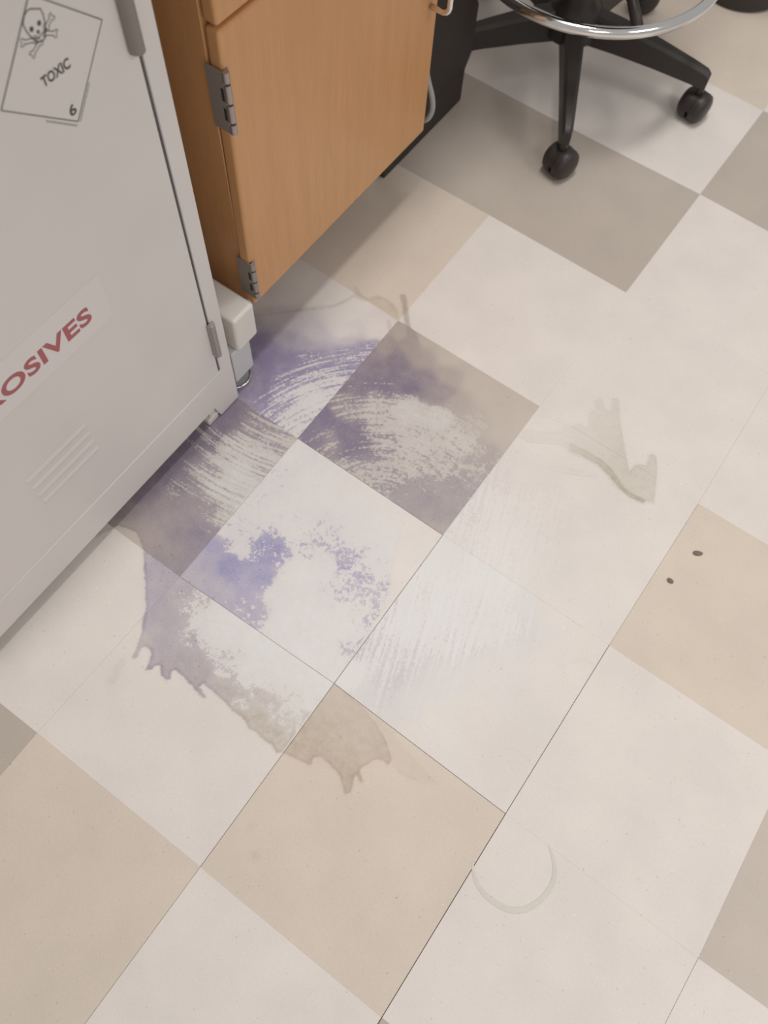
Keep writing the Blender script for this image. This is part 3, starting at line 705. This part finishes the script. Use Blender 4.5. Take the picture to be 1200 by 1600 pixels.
# carcass
box(bm, (-1.0, Y0, 0.036), (XW - 0.0175, Y1, ZT))
for (ya, yb) in ((Y0, Y0 + 0.046), (0.566, Y1)):
    box(bm, (-1.0, ya, 0.0), (-0.96, yb, 0.04))
    box(bm, (XW - 0.05, ya, 0.0015), (XW - 0.012, yb, 0.04))
box(bm, (XW - 0.0176, Y0 + 0.026, 0.108), (XW - 0.0016, 0.5815, 0.118))
carc = obj('body', bm, M_WHITE, wc, True, 30)
bm = bmesh.new()
box(bm, (XW - 0.0174, 0.5815, 0.114), (XW - 0.0022, 0.5862, ZT - 0.021))
obj('gap_shade_strip', bm, M_GAP, wc)  # dark strip that paints in the shade of the upright door gap
bm = bmesh.new()
door_pts = [(Y0 + 0.029, 0.1128), (0.5832, 0.1128), (0.5822, ZT - 0.024), (Y0 + 0.029, ZT - 0.024)]
prism(bm, door_pts, 'x', XW - 0.0150, XW - 0.0010, 0.0018, 2)
door = obj('door', bm, M_WHITE, wc, True, 30)
# vent louvres: four pressed ridges
for k in range(4):
    zc = 0.2745 - 0.0208 * k
    bm = bmesh.new()
    prof = [(XW - 0.0010, zc + 0.0055), (XW - 0.0004, zc + 0.0028), (XW - 0.0001, zc - 0.0003), (XW - 0.0004, zc - 0.0030), (XW - 0.0010, zc - 0.0052), (XW - 0.0032, zc - 0.004), (XW - 0.0032, zc + 0.005)]
    prism(bm, prof, 'y', 0.2415 + 0.0005 * k, 0.3475, 0.0009, 1)
    obj('louvre', bm, M_WHITE, door, True, 40)
# hinges
def knuckle(y, z0, z1, r, out, m):
    bm = bmesh.new()
    prof = [(XW + 0.0002, y - r), (XW + 0.0002, y + r)]
    for k in range(9):
        a = math.pi * k / 8
        prof.append((XW + 0.001 + out * math.sin(a), y + r * math.cos(a)))
    prism(bm, prof, 'z', z0, z1, 0.0006, 1)
    return obj('hinge', bm, m, wc, True, 35)
h1 = knuckle(0.5785, 0.682, 0.80, 0.0085, 0.010, M_HINGE)
h1['label'] = 'grey steel upper hinge'
h2 = knuckle(0.5862, 0.160, 0.238, 0.0062, 0.0085, M_STEEL)
h2['label'] = 'bright steel lower hinge'
# adjuster bracket seen in the notch
bm = bmesh.new()
box(bm, (XW - 0.026, 0.538, 0.0), (XW - 0.003, 0.563, 0.014), 0.002, 1)
box(bm, (XW - 0.022, 0.546, 0.010), (XW - 0.006, 0.560, 0.034), 0.001, 1)
obj('levelling_foot', bm, M_WHITE, wc, True, 30)

# toxic diamond sticker
def flat_strip(bm, pts, w, x, closed=False):
    """flat ink line of width w along (y, z) points on plane x"""
    P = [Vector((p[0], p[1])) for p in pts]
    m = len(P)
    L = []
    for k in range(m):
        a = P[k - 1] if (closed or k > 0) else P[k]
        b = P[(k + 1) % m] if (closed or k < m - 1) else P[k]
        d = (b - a).normalized()
        nr = Vector((-d.y, d.x)) * (w / 2)
        L.append((bm.verts.new((x, *(P[k] + nr))), bm.verts.new((x, *(P[k] - nr)))))
    for k in range(m if closed else m - 1):
        a, b = L[k], L[(k + 1) % m]
        bm.faces.new((a[0], a[1], b[1], b[0]))
def disc(bm, c, ry, rz, x, n=14):
    bm.faces.new([bm.verts.new((x, c[0] + ry * math.cos(2 * math.pi * k / n), c[1] + rz * math.sin(2 * math.pi * k / n))) for k in range(n)])
def face_x(bm):
    for fc in bm.faces:
        fc.normal_update()
        if fc.normal.x < 0:
            fc.normal_flip()
DI = [(0.5503, 0.7288), (0.4907, 0.6589), (0.4215, 0.7182), (0.4870, 0.7870)]
XD = XW - 0.0009
bm = bmesh.new()
prism(bm, DI, 'x', XD - 0.0001, XD + 0.0003)
sign = obj('diamond_sticker', bm, M_PAPER, door)
sign['label'] = 'toxic warning diamond with skull and crossbones'
XI = XD + 0.00045
bm = bmesh.new()
flat_strip(bm, DI, 0.0014, XI, True)
SK = [(0.4831, 0.7765), (0.4926, 0.7713), (0.4933, 0.7661), (0.4924, 0.7593), (0.4905, 0.7529), (0.4869, 0.7474), (0.4816, 0.7475), (0.4774, 0.75), (0.476, 0.7538), (0.4738, 0.758), (0.4722, 0.7634), (0.4717, 0.7694), (0.4754, 0.7745), (0.4795, 0.7766)]
flat_strip(bm, SK, 0.0012, XI, True)
flat_strip(bm, [(0.4762, 0.7535), (0.4810, 0.7518), (0.4870, 0.7530), (0.4905, 0.7532)], 0.0010, XI)
disc(bm, (0.4868, 0.7618), 0.0022, 0.0024, XI)
disc(bm, (0.4778, 0.7614), 0.0022, 0.0024, XI)
disc(bm, (0.4830, 0.7560), 0.0016, 0.0018, XI)
def bone(a, b, w=0.0034):
    a, b = Vector(a), Vector(b)
    d = (b - a).normalized()
    nr = Vector((-d.y, d.x))
    flat_strip(bm, [a + nr * w / 2, b + nr * w / 2], 0.0009, XI)
    flat_strip(bm, [a - nr * w / 2, b - nr * w / 2], 0.0009, XI)
    for e, s in ((a, -1), (b, 1)):
        k = [e + nr * w / 2, e + nr * w * 1.0 + d * s * 0.001, e + nr * w * 0.9 + d * s * 0.0038, e + d * s * 0.0024,
             e - nr * w * 0.9 + d * s * 0.0038, e - nr * w * 1.0 + d * s * 0.001, e - nr * w / 2]
        flat_strip(bm, k, 0.0009, XI)
bone((0.4758, 0.7525), (0.4665, 0.7560))
bone((0.4905, 0.7505), (0.4975, 0.7462))
bone((0.4800, 0.7470), (0.4715, 0.7432))
bone((0.4938, 0.7560), (0.4992, 0.7590))
face_x(bm)
art = obj('skull_and_crossbones', bm, M_INK, sign)
text_mesh('lettering', 'TOXIC', 0.0104, M_INK, sign, (XI, 0.4858, 0.7152), 0.0345, 0.034)
text_mesh('numeral', '6', 0.0115, M_INK, sign, (XI, 0.4893, 0.6730), 0.0084, 0.026)
bm = bmesh.new()
def fine_print(a, b, w):
    a, b = Vector(a), Vector(b)
    d = b - a
    t = 0.0
    while t < 1:
        l = random.uniform(0.035, 0.075)
        flat_strip(bm, [a + d * t, a + d * min(1, t + l)], w, XI)
        t += l + 0.02
fine_print((0.4591, 0.681), (0.4886, 0.6553), 0.0016)
fine_print((0.5164, 0.6846), (0.4932, 0.6572), 0.0016)
face_x(bm)
obj('fine_print', bm, M_INK2, sign)

# corrosives tape
bm = bmesh.new()
box(bm, (XD, 0.135, 0.404), (XD + 0.0003, 0.4475, 0.479), 0.0001, 1)
tape = obj('tape_label', bm, M_TAPE, door)
tape['label'] = 'clear pinkish tape with red capital lettering'
text_mesh('lettering', 'CORROSIVES', 0.0262, M_RED, tape, (XD + 0.00055, 0.2885, 0.4385), 0.262, 0.030, 0, 1.06)

# ------------------------------------------------------------------ small white block between the cabinets
pb = empty('cap_block', (-0.48, 0.65, 0), 'white plastic cap block on pale grey post with round foot, between the two cabinets', 'block')
bm = bmesh.new()
box(bm, (-0.545, 0.6285, 0.1165), (-0.430, 0.6775, 0.1945), 0.006, 3)
obj('cap', bm, M_PLASTIC, pb, True, 60)
bm = bmesh.new()
prism(bm, [(-0.54, 0.0380), (-0.4365, 0.0380), (-0.4365, 0.118), (-0.54, 0.118)], 'y', 0.6165, 0.6615, 0.0015, 1)
obj('post', bm, M_PALE, pb, True, 30)
bm = bmesh.new()
lathe(bm, [(0, 0), (0.024, 0), (0.0255, 0.003), (0.024, 0.006), (0.010, 0.010), (0.008, 0.0385), (0, 0.0385)], (-0.4640, 0.6390, 0), n=32)
ft = obj('foot', bm, M_HOSE, pb, True, 40)
bm = bmesh.new()
tube(bm, [(-0.4640 + 0.0262 * math.cos(a), 0.6390 + 0.0262 * math.sin(a), 0.0085) for a in [2 * math.pi * k / 40 for k in range(40)]], 0.0016, 8, True)
obj('chrome_rim', bm, M_CHROME, ft, True)

# ------------------------------------------------------------------ wooden base cabinet
XB = -0.445
YA, YB = 0.7005, 1.172
ZB = 0.160
wb = empty('wood_cabinet', (-0.75, 0.93, 0), 'orange-brown wooden base cabinet with steel hinges, right of the white cabinet', 'cabinet')
bm = bmesh.new()
box(bm, (-1.05, YA, 0.136), (XB - 0.0225, YA + 0.019, 0.865), 0.0012, 1)
box(bm, (-1.05, YB - 0.016, ZB), (XB - 0.0225, YB + 0.003, 0.865), 0.0012, 1)
box(bm, (-1.05, YA + 0.018, ZB), (XB - 0.0225, YB - 0.015, ZB + 0.019))
box(bm, (-1.05, YA + 0.018, 0.846), (XB - 0.0225, YB - 0.015, 0.865))
box(bm, (-1.05, YA + 0.018, ZB + 0.018), (-1.04, YB - 0.015, 0.847))
box(bm, (XB - 0.06, YA + 0.018, 0.612), (XB - 0.0225, YB - 0.015, 0.640))
obj('body', bm, M_WOOD, wb, True, 30)
bm = bmesh.new()
box(bm, (-1.05, YA + 0.002, 0.0), (-0.575, YB, ZB), 0)
obj('plinth', bm, M_BLACK2, wb)
bm = bmesh.new()
prism(bm, [(YA - 0.0065, ZB), (YB - 0.001, ZB + 0.002), (YB + 0.004, 0.621), (YA + 0.001, 0.623)], 'x', XB - 0.0205, XB, 0.0045, 3)
bdoor = obj('door', bm, M_WOOD, wb, True, 40)
bm = bmesh.new()
prism(bm, [(YA + 0.001, 0.6285), (YB + 0.004, 0.6265), (YB + 0.004, 0.862), (YA + 0.001, 0.862)], 'x', XB - 0.0205, XB, 0.0045, 3)
obj('drawer_front', bm, M_WOOD, wb, True, 40)
def butt_hinge(z0, z1, yo):
    y = YA + yo
    bm = bmesh.new()
    box(bm, (XB - 0.0245, y - 0.0022, z0), (XB + 0.0005, y, z1), 0.0006, 1)
    box(bm, (XB - 0.001, y - 0.0022, z0), (XB + 0.0022, y + 0.0095, z1), 0.0008, 1)
    h = obj('hinge', bm, M_HINGE, wb, True, 30)
    bm = bmesh.new()
    L = z1 - z0
    cuts = [0.0, 0.16, 0.20, 0.48, 0.52, 0.80, 0.84, 1.0]
    for k in range(0, 8, 2):
        a, b = z0 + L * cuts[k], z0 + L * cuts[k + 1]
        lathe(bm, [(0, 0), (0.0042, 0), (0.0046, 0.0006), (0.0046, b - a - 0.0006), (0.0042, b - a), (0, b - a)], (XB + 0.0035, y + 0.0018, a), n=14)
    obj('knuckle', bm, M_STEEL, h, True, 40)
    bm = bmesh.new()
    for k in (2, 4):
        a, b = z0 + L * (cuts[k] + 0.02), z0 + L * (cuts[k + 1] - 0.06)
        box(bm, (XB - 0.0036, y - 0.0027, a), (XB + 0.0004, y - 0.0015, b))
    obj('slot', bm, M_DARK, h)
butt_hinge(0.492, 0.578, -0.0015)
butt_hinge(0.178, 0.256, -0.0045)
# wire pull on the door
bm = bmesh.new()
pth = [(XB - 0.002, 1.150, 0.408)]
for k in range(9):
    a = math.pi / 2 * k / 8
    pth.append((XB + 0.022 + 0.012 * math.sin(a), 1.150, 0.408 + 0.012 * (1 - math.cos(a))))
for k in range(9):
    a = math.pi / 2 * k / 8
    pth.append((XB + 0.022 + 0.012 * math.cos(a), 1.150, 0.496 + 0.012 * math.sin(a)))
pth.append((XB - 0.002, 1.150, 0.508))
tube(bm, pth, 0.0045, 12)
obj('handle', bm, M_CHROME, bdoor, True)

# grey hose drooping just behind the far edge of the wooden door
bm = bmesh.new()
ctrl = [(-0.50, 1.186, 0.62), (-0.488, 1.186, 0.50), (-0.478, 1.186, 0.40), (-0.470, 1.184, 0.31), (-0.458, 1.186, 0.255), (-0.447, 1.191, 0.215), (-0.446, 1.191, 0.187), (-0.458, 1.187, 0.167), (-0.50, 1.186, 0.158), (-0.58, 1.19, 0.18), (-0.66, 1.20, 0.30)]
def smooth_path(c, n=6):
    c = [Vector(p) for p in c]
    out = []
    for k in range(len(c) - 1):
        p0, p1, p2, p3 = c[max(k - 1, 0)], c[k], c[k + 1], c[min(k + 2, len(c) - 1)]
        for s in range(n):
            t = s / n
            out.append(0.5 * ((2 * p1) + (p2 - p0) * t + (2 * p0 - 5 * p1 + 4 * p2 - p3) * t * t + (3 * p1 - p0 - 3 * p2 + p3) * t ** 3))
    out.append(c[-1])
    return out
tube(bm, smooth_path(ctrl), 0.0052, 10)
hs = obj('hose', bm, M_HOSE, None, True)
tag(hs, 'grey hose looping out behind the far edge of the wooden door', 'hose')

# ------------------------------------------------------------------ black laboratory bench: unseen top added over the cabinets, leg beyond them
lb = empty('lab_bench', (-0.54, 1.34, 0), 'black laboratory bench with unseen added top over the cabinets, its dark leg between wooden cabinet and stool', 'bench')
bm = bmesh.new()
prism(bm, [(1.172, 0.0), (1.450, 0.0), (1.450, 0.075), (1.19, 0.075), (1.176, 0.068), (1.171, 0.055), (1.170, 0.012)], 'x', -0.545, -0.525, 0.003, 2)
obj('floor_runner', bm, M_BLACK2, lb, True, 30)
bm = bmesh.new()
prism(bm, [(1.200, 0.07), (1.200, 0.870), (1.44, 0.870), (1.44, 0.26), (1.470, 0.20), (1.470, 0.10), (1.450, 0.07)], 'x', -0.544, -0.5262, 0.002, 1)
obj('upright', bm, M_BLACK2, lb, True, 30)
bm = bmesh.new()
box(bm, (-1.11, -0.02, 0.8655), (-0.400, 1.46, 0.898), 0.004, 2)  # unseen top, added with its overhang to shade the cabinet fronts
obj('unseen_worktop', bm, M_BLACK2, lb, True, 30)

# ------------------------------------------------------------------ stool
SX, SY = -0.402, 1.648
RS = 0.2892
A0 = -61.17
stool = empty('drafting_stool', (SX, SY, 0), 'black drafting stool on five casters with chrome foot ring', 'stool')
bm = bmesh.new()
lathe(bm, [(0, 0.095), (0.045, 0.095), (0.058, 0.105), (0.060, 0.135), (0.050, 0.160), (0.040, 0.175), (0.038, 0.34), (0.034, 0.345), (0.022, 0.35), (0.022, 0.60), (0, 0.60)], (SX, SY, 0), n=32)
obj('column', bm, M_BLACK, stool, True, 40)
def leg_bm(a):
    c, s = math.cos(a), math.sin(a)
    bm = bmesh.new()
    secs = []   # radius, half width, z top, z bottom
    for r, hw, zt, zb in ((0.035, 0.021, 0.158, 0.096), (0.10, 0.0185, 0.152, 0.095), (0.18, 0.0155, 0.139, 0.091), (0.255, 0.0125, 0.124, 0.084), (0.288, 0.0110, 0.116, 0.080), (0.297, 0.0100, 0.108, 0.081)):
        ring = []
        for w, z in ((-hw, zb), (hw, zb), (hw, zt - 0.006), (hw - 0.006, zt), (-hw + 0.006, zt), (-hw, zt - 0.006)):
            ring.append(bm.verts.new((SX + r * c - w * s, SY + r * s + w * c, z)))
        secs.append(ring)
    for A, B in zip(secs, secs[1:]):
        for k in range(6):
            bm.faces.new((A[k], A[(k + 1) % 6], B[(k + 1) % 6], B[k]))
    bm.faces.new(secs[0][::-1])
    bm.faces.new(secs[-1])
    bmesh.ops.recalc_face_normals(bm, faces=bm.faces)
    return bm
SWIV = [75, 82, 60, 200, 150]
for k in range(5):
    a = math.radians(A0 + 72 * k)
    obj('leg', leg_bm(a), M_BLACK, stool, True, 35)
    px, py = SX + 0.2892 * math.cos(a), SY + 0.2892 * math.sin(a)
    # swivel: wheel trails the stem
    th = math.radians(SWIV[k])
    hx, hy = math.cos(th), math.sin(th)          # rolling heading
    ax = Vector((-hy, hx, 0))                    # axle
    wc_ = Vector((px + 0.008 * hx, py + 0.008 * hy, 0.0305))
    sx_, sy_ = px + 0.010 * hx, py + 0.010 * hy
    bm = bmesh.new()
    tube(bm, [(sx_, sy_, 0.034), (sx_, sy_, 0.058), (px, py, 0.068), (px, py, 0.094)], [0.008, 0.008, 0.0065, 0.0060], 12)
    # curved hood between the wheels
    pts = []
    for q in range(13):
        t = math.radians(-20 + 200 * q / 12)
        pts.append((math.cos(t), math.sin(t)))
    vs0 = [bm.verts.new(wc_ + Vector((hx, hy, 0)) * (0.031 * p[0]) + Vector((0, 0, 0.031 * p[1])) + ax * 0.0036) for p in pts]
    vs1 = [bm.verts.new(wc_ + Vector((hx, hy, 0)) * (0.031 * p[0]) + Vector((0, 0, 0.031 * p[1])) - ax * 0.0036) for p in pts]
    bm.faces.new(vs0)
    bm.faces.new(vs1[::-1])
    for q in range(12):
        bm.faces.new((vs0[q], vs0[q + 1], vs1[q + 1], vs1[q]))
    bm.faces.new((vs0[0], vs1[0], vs1[-1], vs0[-1]))
    bmesh.ops.recalc_face_normals(bm, faces=bm.faces)
    cs = obj('caster', bm, M_BLACK, stool, True, 40)
    for s in (-1, 1):
        bm = bmesh.new()
        lathe(bm, [(0, 0.0034), (0.0295, 0.0034), (0.0305, 0.0045), (0.0305, 0.016), (0.0288, 0.0225), (0.0225, 0.0272), (0.012, 0.029), (0, 0.0293)], wc_, ax * s, 32)
        obj('wheel', bm, M_BLACK, cs, True, 50)
bm = bmesh.new()
RC = (-0.397, 1.660, 0.266)
tube(bm, [(RC[0] + 0.237 * math.cos(2 * math.pi * k / 96), RC[1] + 0.237 * math.sin(2 * math.pi * k / 96), RC[2]) for k in range(96)], 0.0105, 14, True)
ring = obj('foot_ring', bm, M_CHROME, stool, True)
ring['label'] = 'chrome foot ring'
for k in range(5):
    a = math.radians(-42 + 72 * k)
    c, s = math.cos(a), math.sin(a)
    bm = bmesh.new()
    tube(bm, [(SX + 0.030 * c, SY + 0.030 * s, 0.325), (SX + 0.10 * c, SY + 0.10 * s, 0.315), (RC[0] + 0.18 * c, RC[1] + 0.18 * s, 0.285), (RC[0] + 0.234 * c, RC[1] + 0.234 * s, 0.262)], [0.011, 0.010, 0.010, 0.011], 10)
    obj('spoke', bm, M_BLACK, stool, True)
bm = bmesh.new()
lathe(bm, [(0, 0.595), (0.17, 0.600), (0.205, 0.615), (0.215, 0.640), (0.205, 0.665), (0.17, 0.676), (0, 0.672)], (SX, SY, 0), n=48)
obj('seat', bm, M_BLACK2, stool, True)

# ------------------------------------------------------------------ black bin at the top edge
bn = empty('waste_bin', (-0.218, 2.173, 0), 'round black waste bin at the top edge, behind the stool', 'bin')
bm = bmesh.new()
lathe(bm, [(0, 0), (0.095, 0), (0.105, 0.006), (0.135, 0.30), (0.131, 0.30), (0.10, 0.012), (0, 0.010)], (-0.218, 2.173, 0), n=48)
obj('body', bm, M_BLACK, bn, True, 40)
bm = bmesh.new()
tube(bm, [(-0.218 + 0.134 * math.cos(2 * math.pi * k / 48), 2.173 + 0.134 * math.sin(2 * math.pi * k / 48), 0.301) for k in range(48)], 0.005, 10, True)
obj('rim', bm, M_BLACK, bn, True)
